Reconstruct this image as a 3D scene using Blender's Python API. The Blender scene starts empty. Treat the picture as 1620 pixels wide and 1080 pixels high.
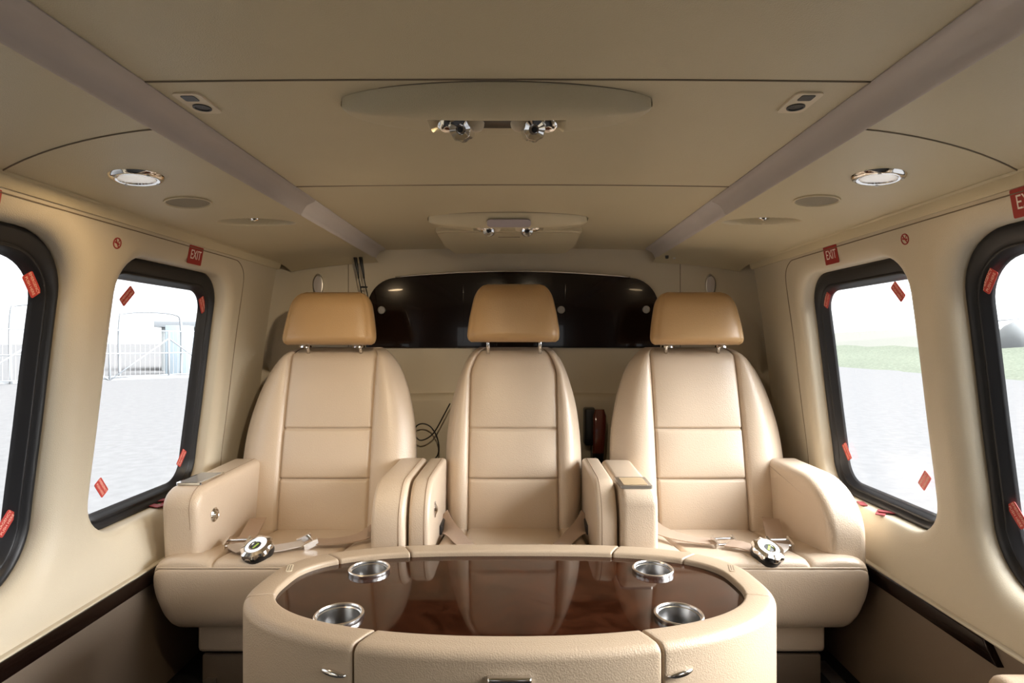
import bpy, bmesh, math, random
from mathutils import Vector, Matrix
random.seed(7)
PI = math.pi
SC = bpy.context.scene
COL = SC.collection

# ------------------------------------------------------------------ camera, world, lights, exposure
cam_d = bpy.data.cameras.new('camera'); cam = bpy.data.objects.new('camera', cam_d); COL.objects.link(cam)
cam_d.sensor_width = 36; cam_d.lens = 20; cam_d.shift_x = -12/1620; cam_d.clip_start = 0.02; cam_d.clip_end = 500
cam.location = (0.016, 0, 0.90); cam.rotation_euler = (PI/2, 0, 0)
SC.camera = cam
SC.view_settings.view_transform = 'Standard'; SC.view_settings.look = 'None'
SC.view_settings.exposure = 0.0; SC.view_settings.gamma = 1; SC.view_settings.use_curve_mapping = False
SC.cycles.max_bounces = 10; SC.cycles.diffuse_bounces = 6; SC.cycles.transparent_max_bounces = 12

w_ = bpy.data.worlds.new('sky'); SC.world = w_; w_.use_nodes = True
wn = w_.node_tree; wn.nodes.clear()
wo = wn.nodes.new('ShaderNodeOutputWorld'); wb = wn.nodes.new('ShaderNodeBackground')
tc = wn.nodes.new('ShaderNodeTexCoord'); nz = wn.nodes.new('ShaderNodeTexNoise'); rp = wn.nodes.new('ShaderNodeValToRGB')
nz.inputs['Scale'].default_value = 1.6; nz.inputs['Detail'].default_value = 3
rp.color_ramp.elements[0].color = (0.90, 0.95, 1.0, 1); rp.color_ramp.elements[1].color = (1.0, 0.985, 0.96, 1)
wn.links.new(tc.outputs['Generated'], nz.inputs['Vector']); wn.links.new(nz.outputs['Fac'], rp.inputs['Fac'])
wn.links.new(rp.outputs['Color'], wb.inputs['Color'])
# thin overcast with the sun's broad glow high on the right
SKY_BASE, SKY_GLOW = 1.8, 51.0
dp = wn.nodes.new('ShaderNodeVectorMath'); dp.operation = 'DOT_PRODUCT'; dp.inputs[1].default_value = Vector((0.90, -0.10, 0.50)).normalized()
wn.links.new(tc.outputs['Generated'], dp.inputs[0])
mx = wn.nodes.new('ShaderNodeMath'); mx.operation = 'MAXIMUM'; mx.inputs[1].default_value = 0.0; wn.links.new(dp.outputs['Value'], mx.inputs[0])
pw = wn.nodes.new('ShaderNodeMath'); pw.operation = 'POWER'; pw.inputs[1].default_value = 9.0; wn.links.new(mx.outputs[0], pw.inputs[0])
ma = wn.nodes.new('ShaderNodeMath'); ma.operation = 'MULTIPLY_ADD'; ma.inputs[1].default_value = SKY_GLOW; ma.inputs[2].default_value = SKY_BASE
wn.links.new(pw.outputs[0], ma.inputs[0]); wn.links.new(ma.outputs[0], wb.inputs['Strength'])
wn.links.new(wb.outputs[0], wo.inputs[0])
CEIL_LAMP_W = (1.6, 0.35)
READ_LAMP_W = (27.0, 6.0)

# ------------------------------------------------------------------ materials
def mat(name, col, rough=0.5, metal=0.0, coat=0.0, spec=0.5, bump=0.0, bscale=400.0, var=0.0, emit=None, es=1.0, coat_r=0.05, sheen=0.0):
    m = bpy.data.materials.new(name); m.use_nodes = True
    nt = m.node_tree; p = nt.nodes['Principled BSDF']
    p.inputs['Base Color'].default_value = (*col, 1); p.inputs['Roughness'].default_value = rough
    p.inputs['Metallic'].default_value = metal; p.inputs['Coat Weight'].default_value = coat
    p.inputs['Coat Roughness'].default_value = coat_r; p.inputs['Specular IOR Level'].default_value = spec
    p.inputs['Sheen Weight'].default_value = sheen
    if emit: p.inputs['Emission Color'].default_value = (*emit, 1); p.inputs['Emission Strength'].default_value = es
    if bump or var:
        t = nt.nodes.new('ShaderNodeTexCoord')
    if bump:
        n = nt.nodes.new('ShaderNodeTexNoise'); n.inputs['Scale'].default_value = bscale; n.inputs['Detail'].default_value = 2
        v = nt.nodes.new('ShaderNodeTexVoronoi'); v.inputs['Scale'].default_value = bscale*0.8
        a = nt.nodes.new('ShaderNodeMath'); a.operation = 'ADD'
        b = nt.nodes.new('ShaderNodeBump'); b.inputs['Strength'].default_value = bump; b.inputs['Distance'].default_value = 0.001
        nt.links.new(t.outputs['Object'], n.inputs['Vector']); nt.links.new(t.outputs['Object'], v.inputs['Vector'])
        nt.links.new(n.outputs['Fac'], a.inputs[0]); nt.links.new(v.outputs['Distance'], a.inputs[1])
        nt.links.new(a.outputs[0], b.inputs['Height']); nt.links.new(b.outputs[0], p.inputs['Normal'])
    if var:
        n2 = nt.nodes.new('ShaderNodeTexNoise'); n2.inputs['Scale'].default_value = 6; n2.inputs['Detail'].default_value = 4
        r = nt.nodes.new('ShaderNodeValToRGB')
        r.color_ramp.elements[0].color = (*[c*(1-var) for c in col], 1); r.color_ramp.elements[1].color = (*[min(1, c*(1+var)) for c in col], 1)
        r.color_ramp.elements[0].position = 0.3; r.color_ramp.elements[1].position = 0.7
        nt.links.new(t.outputs['Object'], n2.inputs['Vector']); nt.links.new(n2.outputs['Fac'], r.inputs['Fac'])
        nt.links.new(r.outputs[0], p.inputs['Base Color'])
    return m
LEA = mat('seat_leather', (0.56, 0.45, 0.34), 0.32, bump=0.35, bscale=380, var=0.03, spec=0.5)
STITCH = mat('leather_seam', (0.30, 0.21, 0.14), 0.6)
LEAT = mat('cabinet_leather', (0.44, 0.335, 0.232), 0.42, bump=0.35, bscale=420, var=0.03)
HEADL = mat('headrest_leather', (0.45, 0.28, 0.13), 0.36, bump=0.3, bscale=380, var=0.03)
WALL = mat('cream_trim', (0.56, 0.49, 0.37), 0.5, bump=0.3, bscale=700, var=0.02)
CEIL = mat('headliner', (0.58, 0.50, 0.335), 0.42, bump=0.3, bscale=700, var=0.02)
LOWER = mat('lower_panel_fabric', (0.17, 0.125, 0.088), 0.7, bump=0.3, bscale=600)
SEAM = mat('panel_gap', (0.20, 0.155, 0.105), 0.8)
COVE = mat('grey_cove', (0.50, 0.46, 0.445), 0.38, var=0.05)
WOODK = mat('dark_veneer', (0.010, 0.0045, 0.003), 0.14, coat=0.25, spec=0.2, var=0.3, coat_r=0.03)
RUB = mat('black_rubber', (0.012, 0.012, 0.014), 0.42, spec=0.4)
CHR = mat('chrome', (0.80, 0.79, 0.78), 0.12, metal=1)
CUPM = mat('brushed_cup_metal', (0.82, 0.80, 0.78), 0.24, metal=1)
SATIN = mat('satin_metal', (0.55, 0.53, 0.50), 0.35, metal=1)
BLK = mat('black_plastic', (0.01, 0.01, 0.011), 0.35)
CARP = mat('black_carpet', (0.010, 0.009, 0.009), 0.95, bump=0.6, bscale=900)
WEB = mat('belt_webbing', (0.42, 0.31, 0.235), 0.6, bump=0.5, bscale=900)
WEBL = mat('light_webbing', (0.55, 0.49, 0.45), 0.55, bump=0.5, bscale=900)
RED = mat('red_decal', (0.30, 0.022, 0.018), 0.5)
REDB = mat('bright_red_decal', (0.50, 0.05, 0.04), 0.5)
REDT = mat('red_strap', (0.20, 0.012, 0.014), 0.6)
WHT = mat('white_ink', (0.80, 0.72, 0.66), 0.6)
PINK = mat('decal_print', (0.85, 0.55, 0.45), 0.6)
IVORY = mat('ivory_plastic', (0.70, 0.60, 0.44), 0.4)
SPK = mat('speaker_cloth', (0.30, 0.26, 0.19), 0.8, bump=0.6, bscale=1200)
LENS = mat('frosted_lens', (0.8, 0.8, 0.8), 0.3, emit=(1, 0.95, 0.88), es=0.35)
PHONE = mat('red_brown_lacquer', (0.11, 0.018, 0.010), 0.12, coat=0.5)
SCRN = mat('grey_screen', (0.30, 0.29, 0.28), 0.12)
TAN = mat('tan_plate', (0.50, 0.37, 0.22), 0.25)
GREEN = mat('green_mark', (0.35, 0.5, 0.05), 0.4)
LILAC = mat('lilac_plate', (0.36, 0.32, 0.34), 0.4)
TARM = mat('tarmac', (0.148, 0.148, 0.15), 1.0, var=0.08, spec=0.0)
GRASS = mat('grass', (0.135, 0.152, 0.118), 1.0, spec=0.0, var=0.25)
HILL = mat('far_field', (0.175, 0.178, 0.158), 1.0, spec=0.0, var=0.15)
PALE = mat('pale_paint', (0.19, 0.20, 0.21), 0.6)
BLUEP = mat('pale_blue_paint', (0.20, 0.24, 0.27), 0.6)
SHED = mat('grey_sheet_metal', (0.22, 0.235, 0.24), 0.6)
POSTM = mat('galvanised_pole', (0.20, 0.215, 0.23), 0.5)

def burl():
    m = mat('burl_gloss_top', (0.05, 0.016, 0.007), 0.05, spec=0.42, coat=0.0, coat_r=0.02)
    nt = m.node_tree; p = nt.nodes['Principled BSDF']
    t = nt.nodes.new('ShaderNodeTexCoord'); n = nt.nodes.new('ShaderNodeTexNoise'); r = nt.nodes.new('ShaderNodeValToRGB')
    n.inputs['Scale'].default_value = 9; n.inputs['Detail'].default_value = 8; n.inputs['Distortion'].default_value = 2.5
    r.color_ramp.elements[0].color = (0.018, 0.005, 0.002, 1); r.color_ramp.elements[1].color = (0.045, 0.014, 0.006, 1)
    r.color_ramp.elements[0].position = 0.35; r.color_ramp.elements[1].position = 0.7
    nt.links.new(t.outputs['Object'], n.inputs['Vector']); nt.links.new(n.outputs['Fac'], r.inputs['Fac']); nt.links.new(r.outputs[0], p.inputs['Base Color'])
    return m
BURL = burl()
def acrylic():
    m = bpy.data.materials.new('hazy_acrylic'); m.use_nodes = True; nt = m.node_tree; nt.nodes.clear()
    o = nt.nodes.new('ShaderNodeOutputMaterial'); tr = nt.nodes.new('ShaderNodeBsdfTransparent'); tl = nt.nodes.new('ShaderNodeBsdfTranslucent')
    gl = nt.nodes.new('ShaderNodeBsdfGlossy'); m1 = nt.nodes.new('ShaderNodeMixShader'); m2 = nt.nodes.new('ShaderNodeMixShader')
    gl.inputs['Roughness'].default_value = 0.02; m1.inputs[0].default_value = 0.008; m2.inputs[0].default_value = 0.04
    tl.inputs['Color'].default_value = (0.95, 0.97, 1, 1)
    nt.links.new(tr.outputs[0], m1.inputs[1]); nt.links.new(tl.outputs[0], m1.inputs[2])
    nt.links.new(m1.outputs[0], m2.inputs[1]); nt.links.new(gl.outputs[0], m2.inputs[2]); nt.links.new(m2.outputs[0], o.inputs[0])
    return m
ACR = acrylic()

# ------------------------------------------------------------------ helpers
def link(name, me, m, parent=None, smooth=True):
    o = bpy.data.objects.new(name, me); COL.objects.link(o)
    if m: me.materials.append(m)
    if smooth:
        for p in me.polygons: p.use_smooth = True
    if parent: o.parent = parent; o.matrix_parent_inverse = Matrix.Translation(-Vector(parent.location)) if parent.type == 'EMPTY' and not parent.parent else Matrix()
    return o
def from_bm(name, bm, m, parent=None, smooth=True, auto=None):
    bmesh.ops.recalc_face_normals(bm, faces=bm.faces)
    me = bpy.data.meshes.new(name); bm.to_mesh(me); bm.free()
    o = link(name, me, m, parent, smooth)
    if auto: me.set_sharp_from_angle(angle=math.radians(auto))
    return o
def pyd(name, V, F, m, parent=None, smooth=True, auto=None):
    me = bpy.data.meshes.new(name); me.from_pydata([tuple(v) for v in V], [], F); me.update()
    bm = bmesh.new(); bm.from_mesh(me); bmesh.ops.recalc_face_normals(bm, faces=bm.faces); bm.to_mesh(me); bm.free()
    o = link(name, me, m, parent, smooth)
    if auto: me.set_sharp_from_angle(angle=math.radians(auto))
    return o
def root(name, label, cat, loc=(0, 0, 0), group=None):
    o = bpy.data.objects.new(name, None); COL.objects.link(o); o.location = loc; o.empty_display_size = 0.05
    o['label'] = label; o['category'] = cat
    if group: o['group'] = group
    return o
def tag(o, label, cat, group=None, kind=None):
    o['label'] = label; o['category'] = cat
    if group: o['group'] = group
    if kind: o['kind'] = kind
    return o
def struct(o, label=None):
    o['kind'] = 'structure'
    if label: o['label'] = label
    return o
def grid_faces(nr, nc, closed=False, off=0):
    F = []
    for i in range(nr-1):
        for j in range(nc if closed else nc-1):
            k = (j+1) % nc
            F.append((off+i*nc+j, off+i*nc+k, off+(i+1)*nc+k, off+(i+1)*nc+j))
    return F
def loft(name, rows, m, parent=None, caps=True, smooth=True, auto=None):
    nc = len(rows[0]); V = [p for r in rows for p in r]; F = grid_faces(len(rows), nc, True)
    if caps: F.append(tuple(range(nc-1, -1, -1))); F.append(tuple((len(rows)-1)*nc+j for j in range(nc)))
    return pyd(name, V, F, m, parent, smooth, auto)
def interp(tab, x):
    if x <= tab[0][0]: return tab[0][1]
    for (a, fa), (b, fb) in zip(tab, tab[1:]):
        if x <= b: return fa+(fb-fa)*(x-a)/(b-a)
    return tab[-1][1]
def smooth_tab(tab, x):     # catmull-rom through table
    n = len(tab)
    if x <= tab[0][0]: return tab[0][1]
    if x >= tab[-1][0]: return tab[-1][1]
    for i in range(n-1):
        if x <= tab[i+1][0]:
            x0, p1 = tab[i]; x1, p2 = tab[i+1]; t = (x-x0)/(x1-x0); h = x1-x0
            m1 = (p2-tab[i-1][1])/(x1-tab[i-1][0])*h if i > 0 else (p2-p1)
            m2 = (tab[i+2][1]-p1)/(tab[i+2][0]-x0)*h if i+2 < n else (p2-p1)
            return (2*t**3-3*t*t+1)*p1+(t**3-2*t*t+t)*m1+(-2*t**3+3*t*t)*p2+(t**3-t*t)*m2
def catmull(pts, n=8, closed=False):
    P = [Vector(p) for p in pts]; out = []; N = len(P)
    for i in range(N if closed else N-1):
        a = P[(i-1) % N] if closed or i > 0 else P[0]; b = P[i]; c = P[(i+1) % N]; d = P[(i+2) % N] if closed or i+2 < N else P[-1]
        for k in range(n):
            t = k/n
            out.append(0.5*((2*b)+(c-a)*t+(2*a-5*b+4*c-d)*t*t+(3*b-a-3*c+d)*t**3))
    if not closed: out.append(P[-1])
    return out
def box(name, x0, x1, y0, y1, z0, z1, m, parent=None, bev=0.0, seg=3):
    bm = bmesh.new(); bmesh.ops.create_cube(bm, size=1)
    for v in bm.verts: v.co = Vector(((x0+x1)/2+v.co.x*(x1-x0), (y0+y1)/2+v.co.y*(y1-y0), (z0+z1)/2+v.co.z*(z1-z0)))
    if bev: bmesh.ops.bevel(bm, geom=bm.edges[:], offset=bev, segments=seg, affect='EDGES', profile=0.5)
    return from_bm(name, bm, m, parent, True, 40)
def prism_x(name, prof, x0, x1, m, parent=None, bev=0.0, seg=4, z=None):
    """profile (y,z) extruded along x, all edges of both end rims rounded"""
    n = len(prof); c = Vector((sum(p[0] for p in prof)/n, sum(p[1] for p in prof)/n))
    rows = []
    steps = [(0, bev)]
    for k in range(1, seg+1):
        a = PI/2*k/seg; steps.append((bev*(1-math.cos(a)), bev*(1-math.sin(a))))
    # inset by vertex normals
    def inset(d):
        out = []
        for i in range(n):
            a = Vector(prof[i-1]); b = Vector(prof[i]); e = Vector(prof[(i+1) % n])
            t = ((b-a).normalized()+(e-b).normalized())
            if t.length < 1e-6: t = e-b
            t.normalize(); nn = Vector((-t.y, t.x))
            out.append(b+nn*d*sgn)
        return out
    area = sum(prof[i][0]*prof[(i+1) % n][1]-prof[(i+1) % n][0]*prof[i][1] for i in range(n)); sgn = 1 if area > 0 else -1
    if bev == 0: seq = [(x0, 0), (x1, 0)]
    else: seq = [(x0+a, d) for a, d in steps]+[(x1-a, d) for a, d in reversed(steps)]
    for x, d in seq: rows.append([(x, q[0], q[1]) for q in inset(d)])
    return loft(name, rows, m, parent, True, True, 50)
def tube(name, pts, r, m, parent=None, seg=10, sm=0):
    P = catmull(pts, sm) if sm else [Vector(p) for p in pts]
    rows = []; up = Vector((0, 0, 1)); prev = None
    for i, p in enumerate(P):
        t = (P[min(i+1, len(P)-1)]-P[max(i-1, 0)]).normalized()
        if prev is None:
            a = t.cross(up);  a = a if a.length > 0.05 else t.cross(Vector((1, 0, 0)))
        else: a = prev-t*prev.dot(t)
        a.normalize(); b = t.cross(a); prev = a
        rr = r if not callable(r) else r(i/(len(P)-1))
        rows.append([p+a*rr*math.cos(2*PI*k/seg)+b*rr*math.sin(2*PI*k/seg) for k in range(seg)])
    return loft(name, rows, m, parent)
def lathe(name, prof, m, parent=None, M=Matrix(), seg=40, caps=False, auto=40, wave=None):
    rows = []
    for r, z in prof:
        rows.append([M @ Vector((r*math.cos(2*PI*k/seg)*(1+(wave(k, r, z) if wave else 0)), r*math.sin(2*PI*k/seg)*(1+(wave(k, r, z) if wave else 0)), z)) for k in range(seg)])
    return loft(name, rows, m, parent, caps, True, auto)
def ribbon(name, pts, wd, m, parent=None, th=0.0025, sm=6, side=None):
    """strap: pts (position), width direction from list side"""
    P = catmull(pts, sm); S = catmull(side, sm); rows = []
    for i, p in enumerate(P):
        t = (P[min(i+1, len(P)-1)]-P[max(i-1, 0)]).normalized(); s = S[i].normalized(); s = (s-t*s.dot(t)).normalized(); nn = t.cross(s)
        rows.append([p-s*wd/2-nn*th/2, p+s*wd/2-nn*th/2, p+s*wd/2+nn*th/2, p-s*wd/2+nn*th/2])
    return loft(name, rows, m, parent, True, True, 40)
FONTC = {}
def text_mesh(name, txt, size, m, M, parent=None, ext=0.0004):
    c = bpy.data.curves.new(name, 'FONT'); c.body = txt; c.size = size; c.align_x = 'CENTER'; c.align_y = 'CENTER'; c.extrude = ext; c.resolution_u = 3
    t = bpy.data.objects.new(name+'_tmp', c); COL.objects.link(t)
    me = bpy.data.meshes.new_from_object(t.evaluated_get(bpy.context.evaluated_depsgraph_get()))
    bpy.data.objects.remove(t); bpy.data.curves.remove(c)
    me.transform(M); me.materials.clear()
    return link(name, me, m, parent, False)
def rrect(y0, y1, z0, z1, r, ns=10, na=8):
    """rounded rectangle, fixed count of points: per side ns + per corner na, ccw from bottom left"""
    P = []
    cs = [(y1-r, z0+r, -PI/2), (y1-r, z1-r, 0), (y0+r, z1-r, PI/2), (y0+r, z0+r, PI)]
    st = [((y0+r, z0), (y1-r, z0)), ((y1, z0+r), (y1, z1-r)), ((y1-r, z1), (y0+r, z1)), ((y0, z1-r), (y0, z0+r))]
    for (a, b), (cy, cz, a0) in zip(st, cs):
        for k in range(ns): P.append((a[0]+(b[0]-a[0])*k/ns, a[1]+(b[1]-a[1])*k/ns))
        for k in range(na): t = a0+PI/2*k/na; P.append((cy+r*math.cos(t), cz+r*math.sin(t)))
    return P
def plate(name, outline, M, th, m, parent=None, bev=0.0):
    """flat plate: outline (u,v) placed by M, thickness th along +w"""
    n = len(outline)
    rows = [[M @ Vector((u, v, 0)) for u, v in outline], [M @ Vector((u, v, th)) for u, v in outline]]
    return loft(name, rows, m, parent, True, False)
def rr2(w, h, r, na=5): return rrect(-w/2, w/2, -h/2, h/2, r, 1, na)
def ell(a, b, n=40): return [(a*math.cos(2*PI*k/n), b*math.sin(2*PI*k/n)) for k in range(n)]

# ------------------------------------------------------------------ cabin shell
WT = [(0.0, 0.915), (0.10, 0.925), (0.285, 0.932), (0.32, 0.935), (0.38, 0.948), (0.44, 0.957), (0.52, 0.955), (0.70, 0.933), (1.00, 0.896), (1.167, 0.868), (1.2, 0.86)]
def W(z): return smooth_tab(WT, z)
Y0, YB = -0.90, 2.20
ZT = 1.167
FL = struct(box('floor', -1.0, 1.0, Y0, YB+0.03, -0.03, 0.0, CARP), 'black cabin carpet')

def wall_cell(V, F, side, y0, y1, z0, z1, hole, r, fil):
    """one wall bay with a rounded window opening; rings run from the reveal out to the bay's rectangle"""
    ns, na = 12, 8; N = 4*(ns+na)
    outer = []
    # rectangle sampled with the same count, uniform along each side
    cs = [(y0, z0), (y1, z0), (y1, z1), (y0, z1)]
    q = ns+na
    sh = na//2
    for i in range(4):
        a, b = cs[i], cs[(i+1) % 4]
        for k in range(q): outer.append((a[0]+(b[0]-a[0])*k/q, a[1]+(b[1]-a[1])*k/q))
    outer = outer[sh:]+outer[:sh]      # line corners up with arc middles
    hy0, hy1, hz0, hz1 = hole
    fw = 0.045 if fil > 0.03 else 0.032
    def ring(e): return rrect(hy0-e, hy1+e, hz0-e, hz1+e, r+e, ns, na)
    rows = []
    rows.append([(p[0], p[1], W(p[1])+0.085) for p in ring(-0.001)])
    rows.append([(p[0], p[1], W(p[1])+0.055) for p in ring(0.0)])
    for k in range(0, 13):
        a = PI/2*k/12
        rows.append([(p[0], p[1], W(p[1])+fil*(1-math.sin(a))) for p in ring(fw*(1-math.cos(a)))])
    base = ring(fw)
    for k in range(1, 11):
        t = k/10
        rr = []
        for b, o in zip(base, outer):
            y = b[0]+(o[0]-b[0])*t; z = b[1]+(o[1]-b[1])*t
            rr.append((y, z, W(z)))
        rows.append(rr)
    off = len(V)
    for rw in rows:
        for y, z, x in rw: V.append((side*x, y, z))
    F += grid_faces(len(rows), N, True, off)

WIN = {'near': ((0.53, 1.185, 0.405, 1.118), 0.125, 0.034), 'rear': ((1.295, 1.785, 0.442, 1.105), 0.095, 0.022)}
YC = 1.245
for side, nm in ((-1, 'wall_left'), (1, 'wall_right')):
    V, F = [], []
    wall_cell(V, F, side, 0.42, YC, 0.32, ZT, *WIN['near'])
    wall_cell(V, F, side, YC, 2.07, 0.32, ZT, *WIN['rear'])
    # jamb of the wall's rear edge, then the recessed bay beside the bulkhead
    zs = [0.0+(1.23)*k/24 for k in range(25)]
    off = len(V)
    cols = [(2.07, 0.0), (2.078, 0.004), (2.082, 0.014), (2.082, 0.05), (YB+0.02, 0.06)]
    for y, dx in cols:
        for z in zs: V.append((side*(W(z)+dx), y, z))
    F += grid_faces(len(cols), len(zs), False, off)
    # lintel and sill of an unseen side window, sized for the light it admits
    for zz in ((1.08, 1.13, 1.167), (0.0, 0.15, 0.30, 0.45, 0.60)):
        off = len(V)
        for y in (Y0, 0.42):
            for z in zz: V.append((side*W(z), y, z))
        F += grid_faces(2, len(zz), False, off)
    for ya, yb in ((Y0, -0.40), (0.20, 0.42)):
        off = len(V)
        for y in (ya, yb):
            for z in (0.60, 0.76, 0.92, 1.08): V.append((side*W(z), y, z))
        F += grid_faces(2, 4, False, off)
    o = pyd(nm, V, F, WALL); o.data.set_sharp_from_angle(angle=math.radians(40))
    struct(o, 'cream moulded side wall with window openings')
    # lower wall
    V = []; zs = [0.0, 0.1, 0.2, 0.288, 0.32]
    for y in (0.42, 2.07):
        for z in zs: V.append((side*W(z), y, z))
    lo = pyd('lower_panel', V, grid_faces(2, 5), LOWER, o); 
    # fine seam around the window panel: thin groove bead
    pts = [(side*(W(1.155)-0.0005), y, 1.155) for y in (0.5, 0.9, 1.3, 1.6, 1.75)]
    pts += [(side*(W(1.150)-0.0005), 1.80, 1.150), (side*(W(1.12)-0.0005), 1.838, 1.12), (side*(W(1.06)-0.0005), 1.85, 1.06)]
    pts += [(side*(W(z)-0.0005), 1.85+0.0*z, z) for z in (0.9, 0.7, 0.5, 0.36)]
    tube('panel_seam', pts, 0.0013, SEAM, o, 6, 6)
    pts = [(side*(W(1.10)), 2.0, 1.167)]

# dark wood strip and beige ledge along each side
n = 1
for side, yend in ((-1, 0.42), (1, 1.075)):
    t = prism_x('trim_%d' % n, [(yend, 0.284), (1.9, 0.284), (1.9, 0.320), (yend+0.0 if side < 0 else yend+0.035, 0.320)], *(sorted((side*0.918, side*0.948))), WOODK, None, 0.002, 2)
    for v in t.data.vertices: pass
    struct(t, 'dark glossy wood strip along the %s wall' % ('left' if side < 0 else 'right')); n += 1
    l = prism_x('trim_%d' % n, [(0.42, 0.319), (1.95, 0.319), (1.95, 0.324), (0.42, 0.324)], *(sorted((side*0.922, side*0.95))), WALL, None, 0.003, 2)
    struct(l, 'thin cream lip above the wood strip'); n += 1

# cornice bands
for side in (-1, 1):
    prof = [(W(ZT)+0.02, ZT-0.004), (W(ZT)-0.004, ZT-0.004), (W(ZT)-0.008, ZT+0.002), (W(ZT)-0.012, 1.184), (0.85, 1.1875), (0.90, 1.20)]
    V = []
    for y in (Y0, 2.08):
        for x, z in prof: V.append((side*x, y, z))
    struct(pyd('trim_%d' % n, V, grid_faces(2, len(prof)), CEIL, None, True, 30), 'cornice band under the ceiling'); n += 1

# ceiling: crowned centre panel, grey coves, sloping side panels
def cz(x): return 1.254+0.006*(1-(x/0.5)**2)
V = []; xs = [-0.50+1.0*k/30 for k in range(31)]; ys = [Y0+(YB-Y0)*k/20 for k in range(21)]
for y in ys:
    for x in xs: V.append((x, y, cz(x)))
ceiling = struct(pyd('ceiling', V, grid_faces(21, 31), CEIL), 'beige leatherette headliner')
def seam_line(y, bow=0.006):
    tube('ceiling_seam', [(x, y+bow*math.cos(x*3.0), cz(x)-0.0002) for x in [-0.5+k*0.05 for k in range(21)]], 0.0016, SEAM, ceiling, 6)
seam_line(0.775); seam_line(1.30)
def side_z(u):  # across the side panel, u in 0..1 from the cove outwards
    x = 0.528+u*(0.862-0.528); z = 1.222-0.020*u-0.016*u**3
    return x, z
for side in (-1, 1):
    V = []; NU = 110; ysd = [Y0, -0.3, 0.3, 0.9, 1.2, 1.38]+[1.41+0.0035*k for k in range(49)]+[1.62, 1.8, 2.0, 2.08, 2.13, 2.16, 2.18, 2.19]
    sx0 = 0.672 if side < 0 else 0.648
    for y in ysd:
        e = max(0, (y-2.05)/0.14)
        for k in range(NU+1):
            x, z = side_z(k/NU); z -= 0.018*e**2.2
            q = ((x-sx0)/0.088)**2+((y-1.49+0.40*(x-sx0))/0.046)**2      # scoop of the reading light
            if q < 1: t_ = min(1, (1-q)/0.45); z += 0.036*t_*t_*(3-2*t_)
            V.append((side*x, y, z))
    sp = pyd('ceiling', V, grid_faces(len(ysd), NU+1), CEIL); struct(sp, 'sloping side panel of the ceiling')
    # seam across side panel
    tube('ceiling_seam', [(side*side_z(k/10)[0], 0.86+0.10*(k/10)**1.5-0.0, side_z(k/10)[1]-0.0003) for k in range(11)], 0.0014, SEAM, sp, 6)
    # grey cove strip with a bright outer lip
    prof = [(0.497, 1.262), (0.494, 1.252), (0.4985, 1.247), (0.506, 1.2445), (0.517, 1.238), (0.526, 1.226), (0.529, 1.2175), (0.5325, 1.2155), (0.5355, 1.2185), (0.534, 1.226)]
    V = []
    for y in (Y0, 1.42, 1.423, 1.427, 1.43, 2.16):
        ins = 0.0025 if y in (1.423, 1.427) else 0
        for x, z in prof: V.append((side*x, y, z+ins))
    V2 = V
    t = struct(pyd('trim_%d' % n, V2, grid_faces(6, len(prof)), COVE, None, True, 50), 'grey cove strip along the ceiling'); n += 1
    bm = bmesh.new(); bm.from_mesh(t.data)
    bm.verts.ensure_lookup_table()
    L = len(prof); bm.faces.new([bm.verts[5*L+k] for k in range(L)]); bm.to_mesh(t.data); bm.free()

# rear bulkhead: upper wall, protruding lower ledge
NX = 40
prof = [(YB, 1.27), (YB, 0.90), (YB+0.0, 0.72), (YB-0.004, 0.705), (YB-0.020, 0.700), (YB-0.032, 0.692), (YB-0.036, 0.675), (YB-0.036, 0.0)]
V = []
for k in range(NX+1):
    x = -1.03+2.06*k/NX; s = max(0, (abs(x)-0.86)/0.17)
    for y, z in prof:
        V.append((x, y-0.10*s**2, z-(0.012*(abs(x)/0.6)**2 if z < 0.73 and z > 0.6 else 0)))
wb_ = struct(pyd('wall_back', V, grid_faces(NX+1, len(prof)), WALL, None, True, 50), 'cream rear bulkhead')
for x in (-0.646, 0.637): box('panel_seam', x-0.0013, x+0.0013, YB-0.0012, YB+0.001, 0.72, 1.25, SEAM, wb_)

# unseen front bulkhead; two openings shaped for bright spots mirrored in the rear cabinet
V, F = [], []
def fquad(x0, x1, z0, z1):
    i = len(V); V.extend([(x0, Y0, z0), (x1, Y0, z0), (x1, Y0, z1), (x0, Y0, z1)]); F.append((i, i+1, i+2, i+3))
for a in ((-1, -0.56, 0, 1.27), (-0.56, -0.34, 0, 0.86), (-0.56, -0.34, 1.03, 1.27), (-0.34, 0.20, 0, 1.27), (0.20, 0.42, 0, 0.86), (0.20, 0.42, 1.05, 1.27), (0.42, 1, 0, 1.27)): fquad(*a)
struct(pyd('wall_front', V, F, LOWER, None, False), 'unseen front bulkhead, openings shaped for reflections')

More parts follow.
